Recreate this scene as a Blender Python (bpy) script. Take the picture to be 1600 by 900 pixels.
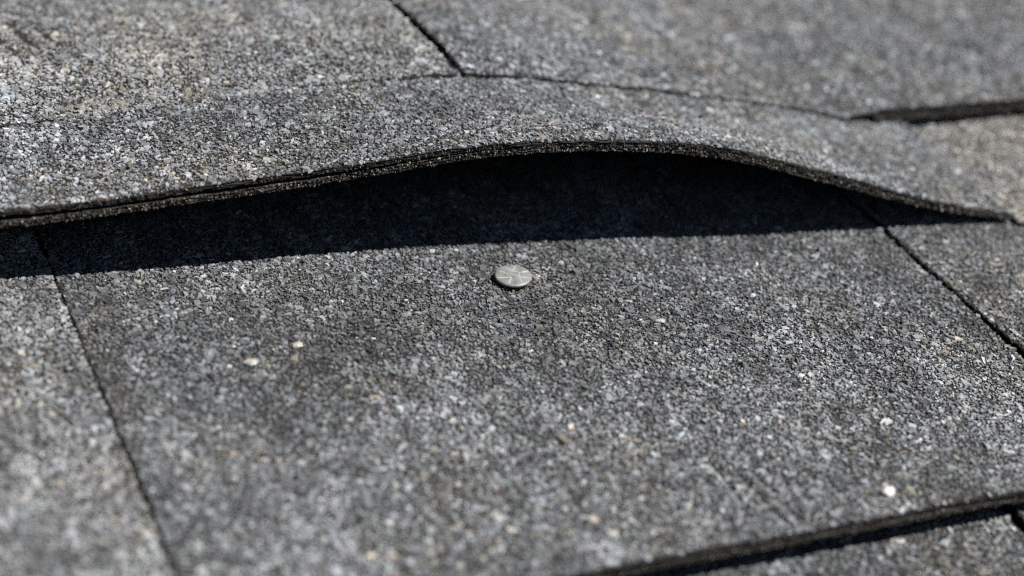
# Close-up of weathered asphalt shingles: one shingle has buckled up off the roof, a roofing nail lies below it.
# All geometry is laid out in the roof's own frame (X along the courses, Y up the slope, Z off the roof), in
# metres with the nail at the origin; every top-level object then carries the roof's pitch as its rotation.
import bpy, math
import numpy as np
from mathutils import Matrix, Vector

for o in list(bpy.data.objects):
    bpy.data.objects.remove(o)
scene = bpy.context.scene
COL = scene.collection
MM = 0.001
PITCH = Matrix.Rotation(math.radians(33.0), 4, 'X')      # roof pitch

# ------------------------------------------------------------------ camera
cam_data = bpy.data.cameras.new('camera')
cam_data.sensor_width = 36.0
cam_data.lens = 2985.8 / 1600.0 * 36.0
cam_data.clip_start = 0.01
cam_data.clip_end = 50.0
cam_data.dof.use_dof = True
cam_data.dof.focus_distance = 0.461
cam_data.dof.aperture_fstop = 7.5
cam = bpy.data.objects.new('camera', cam_data)
COL.objects.link(cam)
right = Vector((0.914567, -0.389332, 0.109485))
up = Vector((0.108924, 0.497826, 0.860410))
fwd = Vector((0.389489, 0.774977, -0.497703))
cm = Matrix((right, up, -fwd)).transposed().to_4x4()
cm.translation = Vector((-0.184323, -0.367726, 0.233520))
cam.matrix_world = PITCH @ cm
scene.camera = cam

# ------------------------------------------------------------------ sky and sun
light_dir = (PITCH.to_3x3() @ Vector((-0.5, 0.35, -1.0))).normalized()   # the way the sunlight travels
to_sun = -light_dir
world = bpy.data.worlds.new('World')
scene.world = world
world.use_nodes = True
wn = world.node_tree
bg = wn.nodes['Background']
sky = wn.nodes.new('ShaderNodeTexSky')
sky.sky_type = 'NISHITA'
sky.sun_disc = False
sky.altitude = 1800.0
sky.air_density = 0.25
sky.dust_density = 0.2
sky.ozone_density = 0.0
sky.sun_elevation = math.asin(to_sun.z)
sky.sun_rotation = math.atan2(to_sun.x, to_sun.y)
wn.links.new(sky.outputs[0], bg.inputs[0])
bg.inputs[1].default_value = 0.05
sun_data = bpy.data.lights.new('sun', 'SUN')
sun_data.energy = 5.0
sun_data.angle = math.radians(0.5)
sun_data.color = (1.0, 0.975, 0.94)
sun = bpy.data.objects.new('sun', sun_data)
COL.objects.link(sun)
sun.rotation_euler = light_dir.to_track_quat('-Z', 'Y').to_euler()
scene.view_settings.view_transform = 'Standard'
scene.view_settings.look = 'None'
scene.view_settings.exposure = 0.42
scene.view_settings.gamma = 1.0
scene.view_settings.use_curve_mapping = False
scene.cycles.use_denoising = False
scene.cycles.filter_width = 1.2
scene.cycles.sample_clamp_direct = 3.0
scene.cycles.sample_clamp_indirect = 2.0

# ------------------------------------------------------------------ numeric helpers
RNG = np.random.default_rng(7)


def noise2(x, y, scale, seed):
    """Smooth value noise in 0..1 on arrays x, y (metres); scale is the feature size in metres."""
    g = np.random.default_rng(seed).random((256, 256))
    u = np.asarray(x) / scale + 1000.37
    v = np.asarray(y) / scale + 1000.71
    i = np.floor(u).astype(int)
    j = np.floor(v).astype(int)
    a = u - i
    b = v - j
    a = a * a * (3 - 2 * a)
    b = b * b * (3 - 2 * b)
    i0, i1, j0, j1 = i % 256, (i + 1) % 256, j % 256, (j + 1) % 256
    return (g[i0, j0] * (1 - a) + g[i1, j0] * a) * (1 - b) + (g[i0, j1] * (1 - a) + g[i1, j1] * a) * b


def smooth(t):
    t = np.clip(t, 0, 1)
    return t * t * (3 - 2 * t)


def cubic(xs, ys):
    """Smooth (Catmull-Rom) curve through the points, flat beyond the ends."""
    xs = np.array(xs, float)
    ys = np.array(ys, float)
    m = np.gradient(ys, xs)

    def f(x):
        x = np.clip(np.asarray(x, float), xs[0], xs[-1])
        k = np.clip(np.searchsorted(xs, x) - 1, 0, len(xs) - 2)
        h = xs[k + 1] - xs[k]
        t = (x - xs[k]) / h
        return ((2 * t**3 - 3 * t**2 + 1) * ys[k] + (t**3 - 2 * t**2 + t) * h * m[k]
                + (-2 * t**3 + 3 * t**2) * ys[k + 1] + (t**3 - t**2) * h * m[k + 1])
    return f


def mesh_object(name, verts, faces, material, parent=None, colors=None, smooth_shade=False):
    """faces: int array n x 3 or n x 4. colors: n_verts x 4 granule colour (alpha = roughness)."""
    verts = np.asarray(verts, np.float32)
    faces = np.asarray(faces, np.int32)
    k = faces.shape[1]
    me = bpy.data.meshes.new(name)
    me.vertices.add(len(verts))
    me.vertices.foreach_set('co', verts.ravel())
    me.loops.add(faces.size)
    me.loops.foreach_set('vertex_index', faces.ravel())
    me.polygons.add(len(faces))
    me.polygons.foreach_set('loop_start', np.arange(0, faces.size, k, dtype=np.int32))
    me.update(calc_edges=True)
    if colors is not None:
        at = me.attributes.new('granule', 'FLOAT_COLOR', 'POINT')
        at.data.foreach_set('color', np.asarray(colors, np.float32).ravel())
    me.materials.append(material)
    if not smooth_shade:
        me.shade_flat()
    o = bpy.data.objects.new(name, me)
    COL.objects.link(o)
    if parent is not None:
        o.parent = parent
    else:
        o.matrix_world = PITCH
    return o


def empty(name, loc=(0, 0, 0)):
    o = bpy.data.objects.new(name, None)
    o.empty_display_size = 0.01
    COL.objects.link(o)
    o.matrix_world = PITCH @ Matrix.Translation(loc)
    return o


def shift(o, loc):
    """Keep roof coordinates for a mesh under an Empty that stands at loc."""
    o.matrix_parent_inverse = Matrix.Translation(loc).inverted()


# ------------------------------------------------------------------ materials
def new_mat(name):
    m = bpy.data.materials.new(name)
    m.use_nodes = True
    return m, m.node_tree, m.node_tree.nodes['Principled BSDF']


def mat_granule():
    m, t, p = new_mat('mineral_granules')
    at = t.nodes.new('ShaderNodeAttribute')
    at.attribute_name = 'granule'
    co = t.nodes.new('ShaderNodeTexCoord')
    nz = t.nodes.new('ShaderNodeTexNoise')
    nz.inputs['Scale'].default_value = 2600.0
    nz.inputs['Detail'].default_value = 3.0
    rp = t.nodes.new('ShaderNodeMapRange')
    rp.inputs['From Min'].default_value = 0.3
    rp.inputs['From Max'].default_value = 0.7
    rp.inputs['To Min'].default_value = 0.62
    rp.inputs['To Max'].default_value = 1.38
    mx = t.nodes.new('ShaderNodeMix')
    mx.data_type = 'RGBA'
    mx.blend_type = 'MULTIPLY'
    mx.inputs[0].default_value = 1.0
    t.links.new(co.outputs['Object'], nz.inputs['Vector'])
    t.links.new(nz.outputs['Fac'], rp.inputs['Value'])
    t.links.new(at.outputs['Color'], mx.inputs[6])
    t.links.new(rp.outputs[0], mx.inputs[7])
    t.links.new(mx.outputs[2], p.inputs['Base Color'])
    t.links.new(at.outputs['Alpha'], p.inputs['Roughness'])
    p.inputs['Specular IOR Level'].default_value = 0.42
    bp = t.nodes.new('ShaderNodeBump')
    bp.inputs['Strength'].default_value = 0.5
    bp.inputs['Distance'].default_value = 0.00012
    t.links.new(nz.outputs['Fac'], bp.inputs['Height'])
    t.links.new(bp.outputs[0], p.inputs['Normal'])
    return m


def mat_asphalt(name, base, rough=0.8, cell=900.0):
    """Bitumen of the shingle body: near-black, crumbly, with brownish grit in it."""
    m, t, p = new_mat(name)
    co = t.nodes.new('ShaderNodeTexCoord')
    vo = t.nodes.new('ShaderNodeTexVoronoi')
    vo.inputs['Scale'].default_value = cell
    nz = t.nodes.new('ShaderNodeTexNoise')
    nz.inputs['Scale'].default_value = 420.0
    nz.inputs['Detail'].default_value = 5.0
    rp = t.nodes.new('ShaderNodeValToRGB')
    rp.color_ramp.elements[0].position = 0.30
    rp.color_ramp.elements[0].color = (base[0] * .5, base[1] * .5, base[2] * .5, 1)
    rp.color_ramp.elements[1].position = 0.75
    rp.color_ramp.elements[1].color = (base[0] * 1.9, base[1] * 1.8, base[2] * 1.7, 1)
    t.links.new(co.outputs['Object'], vo.inputs['Vector'])
    t.links.new(co.outputs['Object'], nz.inputs['Vector'])
    t.links.new(nz.outputs['Fac'], rp.inputs['Fac'])
    t.links.new(rp.outputs[0], p.inputs['Base Color'])
    p.inputs['Roughness'].default_value = rough
    p.inputs['Specular IOR Level'].default_value = 0.3
    ad = t.nodes.new('ShaderNodeMath')
    ad.operation = 'ADD'
    t.links.new(vo.outputs['Distance'], ad.inputs[0])
    t.links.new(nz.outputs['Fac'], ad.inputs[1])
    bp = t.nodes.new('ShaderNodeBump')
    bp.inputs['Strength'].default_value = 0.9
    bp.inputs['Distance'].default_value = 0.0004
    t.links.new(ad.outputs[0], bp.inputs['Height'])
    t.links.new(bp.outputs[0], p.inputs['Normal'])
    return m


def mat_metal(name, lo, hi, rough):
    m, t, p = new_mat(name)
    co = t.nodes.new('ShaderNodeTexCoord')
    nz = t.nodes.new('ShaderNodeTexNoise')
    nz.inputs['Scale'].default_value = 600.0
    nz.inputs['Detail'].default_value = 4.0
    rp = t.nodes.new('ShaderNodeValToRGB')
    rp.color_ramp.elements[0].position = 0.3
    rp.color_ramp.elements[0].color = (lo, lo * 1.02, lo, 1)
    rp.color_ramp.elements[1].position = 0.75
    rp.color_ramp.elements[1].color = (hi, hi, hi * .97, 1)
    t.links.new(co.outputs['Object'], nz.inputs['Vector'])
    t.links.new(nz.outputs['Fac'], rp.inputs['Fac'])
    t.links.new(rp.outputs[0], p.inputs['Base Color'])
    p.inputs['Metallic'].default_value = 0.15
    p.inputs['Roughness'].default_value = rough
    bp = t.nodes.new('ShaderNodeBump')
    bp.inputs['Strength'].default_value = 0.35
    bp.inputs['Distance'].default_value = 0.0002
    t.links.new(nz.outputs['Fac'], bp.inputs['Height'])
    t.links.new(bp.outputs[0], p.inputs['Normal'])
    return m


M_GRAN = mat_granule()
M_BODY = mat_asphalt('asphalt_coating', (0.022, 0.021, 0.020))
M_EDGE = mat_asphalt('asphalt_core', (0.034, 0.0295, 0.025), 0.7, 1500.0)
M_DECK = mat_asphalt('felt_underlay', (0.02, 0.02, 0.02))
M_METAL = mat_metal('galvanised_steel', .15, .34, .5)
M_BRIGHT = mat_metal('worn_bright_zinc', .38, .52, .55)


def mat_quartz(name, k):
    m, t, p = new_mat(name)
    co = t.nodes.new('ShaderNodeTexCoord')
    nz = t.nodes.new('ShaderNodeTexNoise')
    nz.inputs['Scale'].default_value = 900.0
    rp = t.nodes.new('ShaderNodeValToRGB')
    rp.color_ramp.elements[0].color = (0.62 * k, 0.56 * k, 0.48 * k, 1)
    rp.color_ramp.elements[1].color = (0.88 * k, 0.85 * k, 0.80 * k, 1)
    t.links.new(co.outputs['Object'], nz.inputs['Vector'])
    t.links.new(nz.outputs['Fac'], rp.inputs['Fac'])
    t.links.new(rp.outputs[0], p.inputs['Base Color'])
    p.inputs['Roughness'].default_value = 0.4
    return m


M_QUARTZ = mat_quartz('white_quartz', 1.0)
M_PALE = mat_quartz('pale_stone', .56)

# ------------------------------------------------------------------ shape of the place (metres)
# front lip of the lifted shingle: how far up the slope and how high its underside stands, along X
LIP = np.array([
    (-400, 19, 0), (-300, 19.5, 3), (-220, 19.6, 11), (-160, 19.4, 15.8),
    (-120.4, 19.2, 17.4), (-106.1, 18.8, 17.9), (-91.7, 17.4, 19.3), (-77.2, 15.8, 21.2), (-62.0, 14.9, 22.5),
    (-46.5, 14.0, 23.9), (-31.1, 12.6, 25.9), (-15.5, 10.8, 28.3), (0.3, 8.8, 30.0), (16.7, 7.0, 30.4),
    (33.6, 5.1, 29.8), (51.2, 3.4, 27.6), (70.1, 2.1, 23.2), (90.1, 1.0, 17.3), (111.1, 0.0, 10.7),
    (133.4, -0.5, 4.6), (153.7, -0.9, 0.5)]) * MM
lip_y = cubic(LIP[:, 0], LIP[:, 1])
lip_h = cubic(LIP[:, 0], LIP[:, 2])
# height of the buckle where the course above laps over it (y = 56 mm)
LAP = np.array([(-400, 0), (-300, 4), (-200, 14), (-113.6, 20.4), (-82.7, 22.0), (-50.2, 24.4), (-16.0, 25.8), (9.3, 24.8),
                (39.9, 20.3), (81.0, 13.0), (113.9, 6.8), (141.6, 1.4), (160, 1.2), (400, 1.2)]) * MM + np.array([0, .0009])
lap_h = cubic(LAP[:, 0], LAP[:, 1])
Y_LAP = 0.056
def ply(x):
    return 1 - .40 * smooth((x - .085) / .065)


T_LOW = lambda x: 0.0016 * ply(x)
T_TOP = lambda x: 0.0012 * ply(x)
GAP = cubic(np.array([-400, -130, -80, -45, -15, 5, 60, 110, 160]) * MM,
            np.array([1.2, 1.25, 0.95, 0.75, 0.35, 0.12, 0.08, 0.12, 0.08]) * MM)


def buckle(x, y):
    """Underside of the lifted shingle above the course below."""
    ye = lip_y(x)
    t = smooth((y - ye) / (Y_LAP - ye))
    base = lip_h(x) * (1 - t) + lap_h(x) * t
    base = base + (noise2(x, y * .3, .021, 501) - .5) * .0004 * np.clip(lip_h(x) / .012, 0, 1) * (1 - t)
    far = 1 - smooth((y - Y_LAP) / 0.26)
    return np.where(y > Y_LAP, lap_h(x) * far, base)


def waver(x, y, seed):
    return (noise2(x, y, 0.022, seed) - .5) * 0.0009 + (noise2(x, y, 0.007, seed + 1) - .5) * 0.00035


def groove(x, y, x0, y0, x1, y1, w, d):
    t = (y - y0) / (y1 - y0)
    xc = x0 + (x1 - x0) * t + (noise2(x * 0, y, 0.006, 77) - .5) * 0.0012
    end = smooth(t / .2) * smooth((1 - t) / .2)
    return -d * np.exp(-((x - xc) / w) ** 2) * end


def z_main(x, y):
    z = waver(x, y, 11)
    for g in ((13.2, -74, 10.6, -107, .9, .8), (16.0, -83, 17.5, -109, .9, .9), (19.3, -90, 21.2, -109, .9, .7)):
        z = z + groove(x, y, g[0] * MM, g[1] * MM, g[2] * MM, g[3] * MM, g[4] * MM, g[5] * MM)
    return z


def z_left(x, y):
    return waver(x, y, 21) + 0.0002


def z_right(x, y):
    return waver(x, y, 31) + 0.0001


def z_lower(x, y):
    return waver(x, y, 41) - 0.0080


def z_beside(x, y):
    return waver(x, y, 51) + 0.0013


def z_curl_low(x, y):
    return buckle(x, y) + T_LOW(x)


def z_curl(x, y):
    ye = lip_y(x)
    t = np.clip((y - ye) / (Y_LAP - ye), 0, 1)
    return buckle(x, y) + T_LOW(x) + GAP(x) * (1 - t) ** 2 + T_TOP(x) + waver(x, y, 61) * .8


def z_upper_base(x, y):
    ye = lip_y(x)
    return buckle(x, y) + T_LOW(x) + T_TOP(x) + 0.0001 + 0.0026 * smooth((x - .128) / .014)      # it stands clear of the roof past the lifted one


def z_upper(x, y):
    lipt = 0.0010 - 0.00062 * smooth((0.004 - x) / 0.015) + 0.0008 * smooth((x - .139) / .003)      # the left shingle's edge is pressed flat
    z = z_upper_base(x, y) + lipt + (0.0019 - lipt) * smooth((y - Y_LAP) / 0.03) + waver(x, y, 71) * .9 * smooth((y - Y_LAP) / .012)
    for g in ((-101, 132, -93, 76, 2.0, 1.0), (-96, 125, -86, 78, 2.0, .8), (-107, 125, -99, 75, 2.0, .8), (120, 150, 125, 80, 1.6, .7)):
        z = z + groove(x, y, g[0] * MM, g[1] * MM, g[2] * MM, g[3] * MM, g[4] * MM, g[5] * MM)
    return z


# ------------------------------------------------------------------ shingle layers
def layer(name, x0, x1, y0, y1, ztop, zbot, mat, parent, rough=0.0003, seed=1, step=0.008, under=2):
    """One sheet of shingle: top and underside grids and ragged cut walls. y0 is a number or a function of x."""
    fy = y0 if callable(y0) else (lambda x: np.full_like(x, y0))
    nx = max(2, int((x1 - x0) / step))
    ny = max(2, int((y1 - float(np.mean(fy(np.array([x0, x1]))))) / step))
    V, F, n = [], [], 0

    def grid(P, flip):
        nonlocal n
        a, b = P.shape[:2]
        idx = (np.arange(a * b) + n).reshape(a, b)
        q = np.stack([idx[:-1, :-1], idx[1:, :-1], idx[1:, 1:], idx[:-1, 1:]], -1).reshape(-1, 4)
        V.append(P.reshape(-1, 3))
        F.append(q[:, ::-1] if flip else q)
        n += a * b
    xs = np.linspace(x0, x1, nx)
    X = np.repeat(xs[:, None], ny, 1)
    Y0 = fy(xs)[:, None]
    Y = Y0 + (y1 - Y0) * np.linspace(0, 1, ny)[None, :]
    grid(np.stack([X, Y, ztop(X, Y)], -1), False)
    X, Y = X[::under], Y[::under]
    X, Y = X[:, ::under], Y[:, ::under]
    X, Y = np.vstack([X, X[-1:] * 0 + x1]), np.vstack([Y, Y[-1:]])
    grid(np.stack([X, Y, zbot(X, Y)], -1), True)
    L = 9
    lv = np.linspace(0, 1, L)

    def wall(xw, yw, ox, oy, flip, sd):
        """xw, yw: the top line; (ox, oy): outward; levels go down with a crumbly relief."""
        s = xw + yw
        P = np.zeros((len(xw), L, 3))
        for i, t in enumerate(lv):
            amp = rough * (1.0 if 0 < i < L - 1 else 0.45)
            off = (noise2(s, s * 0 + t * 0.004, 0.0012, sd) - .5) * 2 * amp + (noise2(s, s * 0 + t * 0.004, 0.006, sd + 1) - .5) * 2 * amp
            off = off + rough * .7 * np.sin(t * 15 + (noise2(s, s * 0, .035, sd + 3) - .5) * 5 + (noise2(s, s * 0, .008, sd + 4) - .5) * 2)
            xx, yy = xw + ox * off, yw + oy * off
            zt, zb = ztop(xw, yw), zbot(xw, yw)
            P[:, i] = np.stack([xx, yy, zt + (zb - zt) * t + (noise2(s, s * 0 + t, 0.0016, sd + 2) - .5) * rough * .6], -1)
        grid(P, flip)
    fx = np.linspace(x0, x1, int((x1 - x0) / 0.0010))
    wall(fx, fy(fx), 0, -1, True, seed * 10 + 1)
    for xe, ox, fl, sd in ((x0, -1, False, 4), (x1, 1, True, 7)):
        ya = float(fy(np.array([xe]))[0])
        yy = np.linspace(ya, y1, int((y1 - ya) / 0.0014))
        wall(np.full_like(yy, xe), yy, ox, 0, fl, seed * 10 + sd)
    yb = np.full_like(xs, y1)
    wall(xs, yb, 0, 1, False, seed * 10 + 9)
    o = mesh_object(name, np.concatenate(V), np.concatenate(F), mat, parent)
    o.data.polygons.foreach_set('use_smooth', np.ones(len(o.data.polygons), bool))
    return o


# ------------------------------------------------------------------ granules
def chips(P, N, r, flat, tilt, rng, sides=5):
    """Angular stone chips: a tapered, jittered prism at each point P with its base along normal N."""
    n = len(P)
    k = sides
    N = N + rng.normal(0, 1, (n, 3)) * tilt[:, None]
    N /= np.linalg.norm(N, axis=1)[:, None]
    ref = rng.normal(0, 1, (n, 3))
    A = np.cross(N, ref)
    A /= np.linalg.norm(A, axis=1)[:, None] + 1e-9
    B = np.cross(N, A)
    ang = (np.arange(k)[None, :] + rng.uniform(-.33, .33, (n, k))) * (2 * np.pi / k)
    asp = rng.uniform(0.42, 1.0, n)[:, None]
    rb = rng.uniform(0.68, 1.32, (n, k)) * r[:, None]
    taper = rng.uniform(0.62, 0.95, (n, k))
    hgt = (flat * r)[:, None] * rng.uniform(0.72, 1.28, (n, k))
    cb, sb = np.cos(ang) * rb, np.sin(ang) * rb * asp
    bot = P[:, None, :] + A[:, None, :] * cb[..., None] + B[:, None, :] * sb[..., None] - N[:, None, :] * (0.45 * flat * r)[:, None, None]
    top = P[:, None, :] + A[:, None, :] * (cb * taper)[..., None] + B[:, None, :] * (sb * taper)[..., None] + N[:, None, :] * hgt[..., None]
    V = np.concatenate([bot, top], 1).reshape(-1, 3)
    f = []
    for i in range(k):
        j = (i + 1) % k
        f += [(i, j, k + j), (i, k + j, k + i)]
    for i in range(1, k - 1):
        f.append((k, k + i, k + i + 1))
    f = np.array(f)
    F = (f[None] + (np.arange(n) * 2 * k)[:, None, None]).reshape(-1, 3)
    return V, F


def tones(x, y, rng, mean, spread, warm, seed, patch=0.5, white=0.006, weather=None, stain=None):
    """Per-granule stone colour (linear) and roughness: slate greys, some bluish, some tan, a few white or black."""
    n = len(x)
    low = (noise2(x, y, 0.035, seed) - .5) * .7 + (noise2(x, y, 0.011, seed + 1) - .5) * .8 + (noise2(x, y, 0.0040, seed + 2) - .5) * 1.3
    streak = (noise2(x, y * .14, 0.0042, seed + 3) - .5) * 1.2
    L = mean * np.exp(rng.normal(0, spread, n) + patch * (low * 1.3 + streak))
    L *= np.where(rng.random(n) < .06, .45, 1.0)
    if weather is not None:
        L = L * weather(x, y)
    L = np.clip(L, 0.012, 0.52)
    w = rng.random(n) + (noise2(x, y, 0.02, seed + 4) - .5) * .5
    cool = np.array([0.945, 1.0, 1.065])
    neut = np.array([1.0, 1.0, 0.985])
    tan = np.array([1.10, 1.0, 0.86])
    c = np.where((w < warm * .26)[:, None], tan, np.where((w < .18 + warm)[:, None], neut, cool))
    c = c * (1 + rng.normal(0, .025, (n, 3)))
    out = np.ones((n, 4))
    out[:, :3] = L[:, None] * c
    wh = rng.random(n) < white
    out[wh, :3] = np.array([0.56, 0.56, 0.545]) * rng.uniform(.6, 1.1, (wh.sum(), 1))
    out[:, 3] = np.where(rng.random(n) < .12, rng.uniform(.34, .5, n), rng.uniform(.5, .9, n))
    if stain is not None:
        k = (stain(x, y) * rng.uniform(.2, 1.0, n))[:, None]
        out[:, :3] = out[:, :3] * (1 - k) + np.array([.16, .075, .035]) * k * rng.uniform(.5, 1.3, (n, 1))
    return np.clip(out, 0.004, 0.9)


VIEW = np.array([(-136, 222), (292, 168), (70, -158), (-163, -94)]) * MM       # ground that the photograph covers, with a margin
WIDE = np.array([(-225, 265), (345, 230), (175, -205), (-225, -170)]) * MM


def inside(poly, x, y):
    ok = np.ones(len(x), bool)
    for i in range(4):
        a, b = poly[i], poly[(i + 1) % 4]
        ok &= (b[0] - a[0]) * (y - a[1]) - (b[1] - a[1]) * (x - a[0]) <= 0
    return ok


def granules(parent, x0, x1, y0, y1, zf, mean, warm, seed, spread=.44, patch=.35, white=.003, spacing=0.00075, size=1.0, name='granules', top=None, weather=None, stain=None):
    rng = np.random.default_rng(seed)
    fy = y0 if callable(y0) else (lambda x: np.full_like(x, y0))
    y1 = y1 if top is None else top        # nothing of it shows further up, under the next course
    VV, FF, CC, n = [], [], [], 0
    for ring, sp, k in ((0, spacing, 4), (1, 0.0016, 3)):
        gx, gy = np.meshgrid(np.arange(x0, x1, sp), np.arange(-0.27, y1, sp * .92))
        gx = gx + (np.arange(gx.shape[0]) % 2)[:, None] * sp * .5
        x = gx.ravel() + rng.uniform(-.48, .48, gx.size) * sp
        y = gy.ravel() + rng.uniform(-.48, .48, gx.size) * sp
        ok = (x > x0 + .0002) & (x < x1 - .0002) & (y > fy(x) + .00005) & (y < y1)
        inv = inside(VIEW, x, y)
        ok &= inv if ring == 0 else (~inv & inside(WIDE, x, y))
        x, y = x[ok], y[ok]
        if len(x) == 0:
            continue
        e = 0.0008
        zx = (zf(x + e, y) - zf(x - e, y)) / (2 * e)
        zy = (zf(x, y + e) - zf(x, y - e)) / (2 * e)
        N = np.stack([-zx, -zy, np.ones_like(zx)], -1)
        N /= np.linalg.norm(N, axis=1)[:, None]
        r = np.clip(rng.lognormal(math.log(0.45), .44, len(x)), .20, 1.35) * MM * size * (min(sp, .0013) / 0.00075)
        r *= np.where(rng.random(len(x)) < .012, 1.5, 1)
        P = np.stack([x, y, zf(x, y) + rng.uniform(.02, .36, len(x)) * MM], -1)
        V, F = chips(P, N, r, rng.uniform(.16, .46, len(x)), rng.uniform(.03, .26, len(x)), rng, k)
        VV.append(V)
        FF.append(F + n)
        n += len(V)
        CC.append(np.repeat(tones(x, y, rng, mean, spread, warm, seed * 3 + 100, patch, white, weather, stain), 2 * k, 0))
    o = mesh_object(name, np.concatenate(VV), np.concatenate(FF), M_GRAN, parent, np.concatenate(CC))
    o['kind'] = 'stuff'
    return o


def edge_grit(parent, xw, yw, zt, zb, out, seed, per_mm=4.5, mean=.032, bright=.04):
    """Crumbs of stone and bitumen on a cut edge. xw, yw: points along the edge; zt, zb: its top and bottom there."""
    rng = np.random.default_rng(seed)
    length = np.sum(np.hypot(np.diff(xw), np.diff(yw)))
    n = int(length / MM * per_mm)
    t = rng.random(n) * (len(xw) - 1)
    i = t.astype(int)
    a = t - i
    j = np.minimum(i + 1, len(xw) - 1)
    mixf = lambda q: q[i] * (1 - a) + q[j] * a
    x, y = mixf(xw), mixf(yw)
    u = rng.uniform(-.12, 1.0, n)
    z = mixf(zt) * (1 - u) + mixf(zb) * u
    N = np.tile(np.array(out, float), (n, 1))
    P = np.stack([x, y, z], -1) + N * rng.uniform(0, .42, n)[:, None] * MM
    r = np.clip(rng.lognormal(math.log(.17), .4, n), .09, .45) * MM
    V, F = chips(P, N, r, rng.uniform(.4, .9, n), rng.uniform(.1, .7, n), rng, 5)
    L = mean * np.exp(rng.normal(0, .6, n))
    L = np.where(rng.random(n) < bright, rng.uniform(.12, .45, n), L)
    c = np.ones((n, 4))
    c[:, :3] = L[:, None] * np.array([1.12, 1.0, .86])
    c[:, 3] = np.where(rng.random(n) < .3, .45, .7)
    o = mesh_object('edge_grit', V, F, M_GRAN, parent, np.repeat(c, 10, 0))
    o['kind'] = 'stuff'
    return o


# ------------------------------------------------------------------ the setting: roof and its flat shingles
roof = mesh_object('roof', [(-.7, -.6, -.0135), (.8, -.6, -.0135), (.8, .7, -.0135), (-.7, .7, -.0135),
                            (-.7, -.6, -.030), (.8, -.6, -.030), (.8, .7, -.030), (-.7, .7, -.030)],
                   [(0, 1, 2, 3), (7, 6, 5, 4), (0, 4, 5, 1), (1, 5, 6, 2), (2, 6, 7, 3), (3, 7, 4, 0)], M_DECK)
roof['kind'] = 'structure'
roof['label'] = 'grey asphalt shingle roof seen close up in hard sunlight'


def flat_shingle(label, x0, x1, y0, y1, zf, mean, warm, seed, low_x0=None, thick=.0009, low=.0012, groove_gap=.0005,
                 grit_front=True, grit_left=False, base=None, proud=.0002, grid_step=.006, **kw):
    zb = base if base else (lambda x, y: zf(x, y) - thick)
    s = layer('shingle', x0, x1, y0, y1, zf, zb, M_BODY, roof, .00028, seed, grid_step, under=max(1, int(.008 / grid_step)))
    s['label'] = label
    granules(s, x0, x1, y0, y1, zf, mean, warm, seed, **kw)
    if low:
        lx = x0 if low_x0 is None else low_x0
        zt = lambda x, y: zb(x, y) - groove_gap
        zl = lambda x, y: zb(x, y) - groove_gap - low
        b = layer('bottom_layer', lx, x1, y0 - proud, y1 - .004, zt, zl, M_EDGE, s, .00030, seed + 50)
        if grit_front:
            xs = np.linspace(max(lx, -.25), min(x1, .30), 900)
            ys = np.full_like(xs, y0 - proud)
            edge_grit(b, xs, ys, zt(xs, ys), zl(xs, ys), (0, -1, .1), seed + 5)
    if grit_front:
        xs = np.linspace(max(x0, -.25), min(x1, .30), 900)
        ys = np.full_like(xs, y0)
        edge_grit(s, xs, ys, zf(xs, ys), zb(xs, ys), (0, -1, .2), seed + 6)
    if grit_left:
        ys = np.linspace(max(y0, -.2), min(y1, .25), 700)
        xs = np.full_like(ys, x0)
        edge_grit(s, xs, ys, zf(xs, ys), zf(xs, ys) - thick - low, (-1, 0, .2), seed + 7, 6.0)
    return s


Y_FRONT = -.110
SEAM = .0057
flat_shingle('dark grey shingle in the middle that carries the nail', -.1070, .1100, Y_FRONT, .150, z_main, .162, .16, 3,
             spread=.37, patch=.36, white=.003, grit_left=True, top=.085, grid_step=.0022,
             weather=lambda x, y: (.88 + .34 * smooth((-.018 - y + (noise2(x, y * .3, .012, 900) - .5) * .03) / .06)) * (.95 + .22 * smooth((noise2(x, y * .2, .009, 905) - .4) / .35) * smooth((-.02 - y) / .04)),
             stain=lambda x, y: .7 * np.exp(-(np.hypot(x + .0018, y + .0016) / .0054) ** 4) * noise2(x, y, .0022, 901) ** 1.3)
flat_shingle('paler brownish grey shingle at the lower left of the nail', -.330, -.1078, Y_FRONT, .150, z_left, .245, .50, 4,
             spread=.30, patch=.42, top=.085)
flat_shingle('bluish grey shingle beside the dark slit right of the nail', .1121, .450, Y_FRONT, .150, z_right, .165, .25, 5,
             grit_left=True, top=.030)
flat_shingle('shingle of the lowest course, under the front edge in the bottom corner', -.240, .0742, -.290, -.075, z_lower, .15, .30, 6,
             low=0, thick=.003, grit_front=False, top=-.098)
flat_shingle('sliver of shingle across the slit in the bottom right corner', .0768, .430, -.290, -.075,
             lambda x, y: z_lower(x, y) + .0006, .14, .45, 7, low=0, thick=.003, grit_front=False, grit_left=True, top=-.098)
flat_shingle('pale brownish shingle beyond the right end of the lifted one', .1518, .450, -.0045, .140, z_beside, .29, 1.1, 8,
             low=0, thick=.0009, grit_front=False, top=.070)
flat_shingle('pale weathered shingle above the lifted one, left of the upper slit', -.330, SEAM - .0014, Y_LAP, .330, z_upper, .255, .6, 9,
             low=0, base=z_upper_base, grit_front=False, spread=.27, patch=.34, spacing=.00088)
flat_shingle('grey shingle above the lifted one, right of the upper slit, front edge overhanging', SEAM + .0014, .450, Y_LAP, .330, z_upper, .205, .22, 10,
             low_x0=.1410, low=.0019, base=z_upper_base, groove_gap=.0001, grit_left=True, spread=.36, patch=.28, spacing=.00098)

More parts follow.
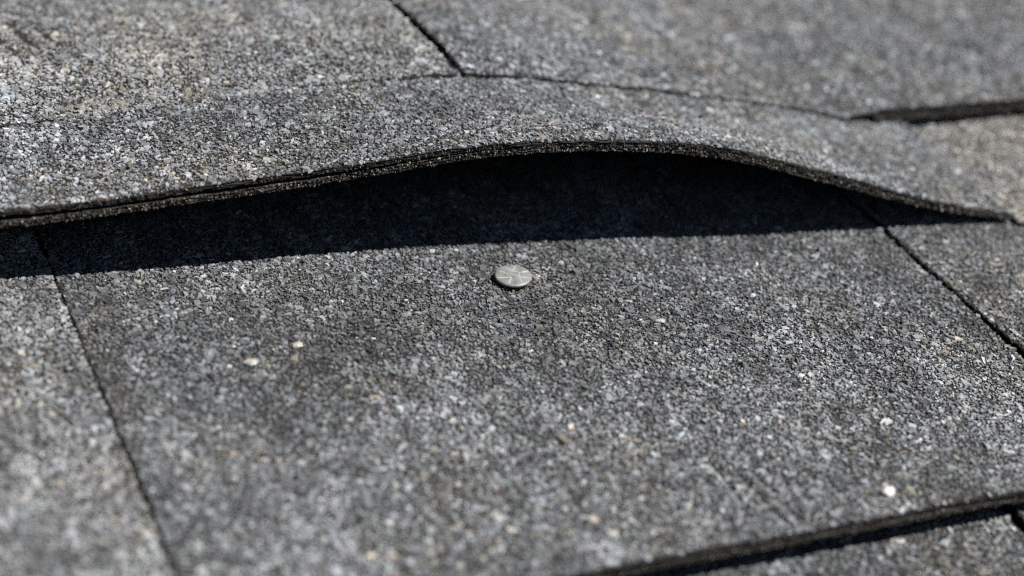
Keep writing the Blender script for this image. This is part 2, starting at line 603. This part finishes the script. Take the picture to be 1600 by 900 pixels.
# ------------------------------------------------------------------ the lifted shingle
CURL0 = (0.0, float(lip_y(0.0)), 0.0)
curl = empty('lifted_shingle', CURL0)
curl['label'] = 'grey asphalt shingle arched up off the roof, black gap and shadow beneath'
curl['category'] = 'shingle'
XA, XB = -.400, .1508
ragged = lambda x: lip_y(x) + (noise2(x, x * 0, .004, 301) - .5) * .0006 + (noise2(x, x * 0, .0012, 302) - .5) * .0004
low_y = lambda x: lip_y(x) - .0002 - np.clip(GAP(x) / .00125, 0, 1) * .0001 + (noise2(x, x * 0, .003, 303) - .5) * .0005
top = layer('top_layer', XA, XB, ragged, .165, z_curl, lambda x, y: z_curl(x, y) - T_TOP(x), M_BODY, curl, .00032, 91, .004)
bot = layer('bottom_layer', XA, XB, low_y, .160, z_curl_low, buckle, M_EDGE, curl, .00032, 92, .004)
bot['label'] = 'dark crumbly lower ply showing along the cut edge'
gr = granules(top, XA, XB, ragged, .075, z_curl, .205, .22, 12, spread=.40, patch=.34, white=.004)
xs = np.linspace(-.200, XB, 1400)
g1 = edge_grit(bot, xs, low_y(xs), z_curl_low(xs, lip_y(xs)), buckle(xs, lip_y(xs)), (0, -1, .15), 401, 9.0, .060, .16)
g2 = edge_grit(top, xs, ragged(xs), z_curl(xs, lip_y(xs)) - .0003, z_curl(xs, lip_y(xs)) - T_TOP(xs), (0, -1, .25), 402, 5.0, .032, .05)
for o in (top, bot):
    shift(o, CURL0)

# ------------------------------------------------------------------ the roofing nail
NZ = 0.0013
nail = empty('roofing_nail', (-.0004, -.0016, 0))
nail['label'] = 'round galvanised nail head with raised lines, on the sunlit shingle below the arch'
nail['category'] = 'nail'
tiltm = Matrix.Rotation(math.radians(4.0), 4, 'X') @ Matrix.Rotation(math.radians(-3.0), 4, 'Y')


def lathe(profile, seg, wob=0.0, seed=0):
    g = np.random.default_rng(seed)
    ph = np.arange(seg) / seg * 2 * np.pi
    w = 1 + wob * (np.sin(2 * ph + .6) + .6 * np.sin(3 * ph + 2.0) + .3 * np.sin(7 * ph))
    V = [np.stack([r * w * np.cos(ph), r * w * np.sin(ph), np.full(seg, z)], -1) for r, z in profile]
    F = []
    for i in range(len(profile) - 1):
        for j in range(seg):
            k = (j + 1) % seg
            F.append((i * seg + j, i * seg + k, (i + 1) * seg + k, (i + 1) * seg + j))
    return np.concatenate(V), np.array(F)


RH = 4.6 * MM
prof = [(.0001 * MM, 0), (1.6 * MM, .02 * MM), (RH - .45 * MM, .02 * MM), (RH - .12 * MM, .14 * MM), (RH, .38 * MM), (RH, .62 * MM),
        (RH - .10 * MM, .82 * MM), (RH - .38 * MM, .93 * MM), (RH * .7, .98 * MM), (RH * .35, 1.03 * MM), (.0001 * MM, 1.05 * MM)]
hv, hf = lathe(prof, 72, .006, 3)
head = mesh_object('head', hv, hf, M_METAL, nail)
head.data.polygons.foreach_set('use_smooth', np.ones(len(head.data.polygons), bool))
head.location = (0, 0, NZ)
head.rotation_euler = tiltm.to_euler()
sv, sf = lathe([(.0001 * MM, -22 * MM), (1.2 * MM, -18 * MM), (1.5 * MM, -17 * MM), (1.5 * MM, .05 * MM), (.0001 * MM, .06 * MM)], 20)
shank = mesh_object('shank', sv, sf, M_METAL, nail)
shank.location = (0, 0, NZ)
shank.rotation_euler = tiltm.to_euler()


def ridge(points, w, h):
    """Low raised line on the head's face: a ridge with a rounded crest that follows the points (mm)."""
    P = np.array(points, float) * MM
    t = np.linspace(0, len(P) - 1, (len(P) - 1) * 5 + 1)
    i = np.minimum(t.astype(int), len(P) - 2)
    a = (t - i)[:, None]
    Q = P[i] * (1 - a) + P[i + 1] * a
    T = np.gradient(Q, axis=0)
    T /= np.linalg.norm(T, axis=1)[:, None]
    S = np.stack([-T[:, 1], T[:, 0]], -1)
    fade = np.sin(np.linspace(.25, math.pi - .25, len(Q))) ** .5
    rr = np.linalg.norm(Q, axis=1)
    z0 = (1.05 - .09 * (rr / RH) ** 2) * MM
    V, F = [], []
    prof = ((-1, -.15), (-.5, .7), (0, 1), (.5, .7), (1, -.15))
    for u, hh in prof:
        V.append(np.stack([Q[:, 0] + S[:, 0] * u * w * MM * fade, Q[:, 1] + S[:, 1] * u * w * MM * fade, z0 + hh * h * MM * fade - .01 * MM], -1))
    m = len(Q)
    for k in range(4):
        for q in range(m - 1):
            F.append((k * m + q, k * m + q + 1, (k + 1) * m + q + 1, (k + 1) * m + q)[::-1])
    return np.concatenate(V), np.array(F)


hub = [(-1.5, 1.1), (.3, 1.5), (1.7, .5), (1.0, -1.2), (-.9, -1.0)]                 # crazed pattern: an uneven ring with veins out to the rim
rim = [(-3.2, 2.6), (-.7, 4.1), (2.0, 3.6), (4.1, .6), (3.4, -2.3), (.6, -4.1), (-2.5, -3.3), (-4.1, -.2)]
LINES = [[hub[1], (1.2, 1.0), hub[2]], [hub[2], (1.3, -.4), hub[3]], [hub[4], (-1.4, .1), hub[0]], [hub[0], (-.2, .1), hub[3]],
         [hub[0], (-2.3, 2.1), rim[0]], [hub[1], (-.1, 2.8), rim[1]], [hub[1], (1.3, 2.5), rim[2]], [hub[2], (3.0, .4), rim[3]], [hub[3], (2.3, -1.9), rim[4]],
         [hub[3], (.9, -2.8), rim[5]], [hub[4], (-1.8, -2.1), rim[6]], [hub[4], (-2.6, -.5), rim[7]]]
for ln in LINES:
    rv, rf = ridge(ln, .13, .05)
    ro = mesh_object('raised_line', rv, rf, M_BRIGHT, head)
    ro.data.polygons.foreach_set('use_smooth', np.ones(len(ro.data.polygons), bool))


# ------------------------------------------------------------------ larger pale stones
def stone(name, x, y, zf, r, seed, flat=.7, parent=None, mat=M_QUARTZ):
    """A faceted, lopsided chip of stone."""
    g = np.random.default_rng(seed)
    k = 8
    rings = [(.55, -.35), (1.0, .05), (.86, .5), (.45, .85)]
    V = []
    w = g.uniform(.75, 1.2, k)
    rot = g.random() * 6.28
    for s, h in rings:
        ph = np.arange(k) / k * 2 * np.pi + g.uniform(-.18, .18, k) + rot
        V.append(np.stack([np.cos(ph) * w * s * r * 1.15, np.sin(ph) * w * s * r * .85, h * flat * r * g.uniform(.85, 1.15, k)], -1))
    V = np.concatenate(V + [np.array([[0.1 * r, 0, .95 * flat * r], [0, 0, -.4 * flat * r]])])
    tri = []
    for i in range(3):
        for j in range(k):
            q = (j + 1) % k
            tri += [(i * k + j, i * k + q, (i + 1) * k + q), (i * k + j, (i + 1) * k + q, (i + 1) * k + j)]
    for j in range(k):
        tri += [(3 * k + j, 3 * k + (j + 1) % k, 4 * k), ((j + 1) % k, j, 4 * k + 1)]
    z = float(zf(np.array([x]), np.array([y]))[0])
    o = mesh_object(name, V, tri, mat, parent)
    M = Matrix.Translation((x, y, z + .55 * MM)) @ Matrix.Rotation(g.uniform(-.25, .25), 4, 'X')
    if parent is None:
        o.matrix_world = PITCH @ M
    else:
        o.matrix_local = M
    return o


main = [o for o in roof.children if o.name == 'shingle'][0]
for i, (px, py, pr) in enumerate(((-61.2, -18.8, 1.15), (-73.5, -23.4, 1.3), (27.4, -27.6, 1.0), (-22.6, -95.4, 1.0), (-20.8, -100.9, 1.0))):
    pale = stone('pale_granule', px * MM, py * MM, z_main, pr * 1.2 * MM, 40 + i, .5, main, M_PALE)
pc = stone('stone_chip', .0440, -.1037, z_main, 1.75 * MM, 5)
pc['label'] = 'bright white stone chip near the front edge of the dark shingle'
pc['category'] = 'stone chip'
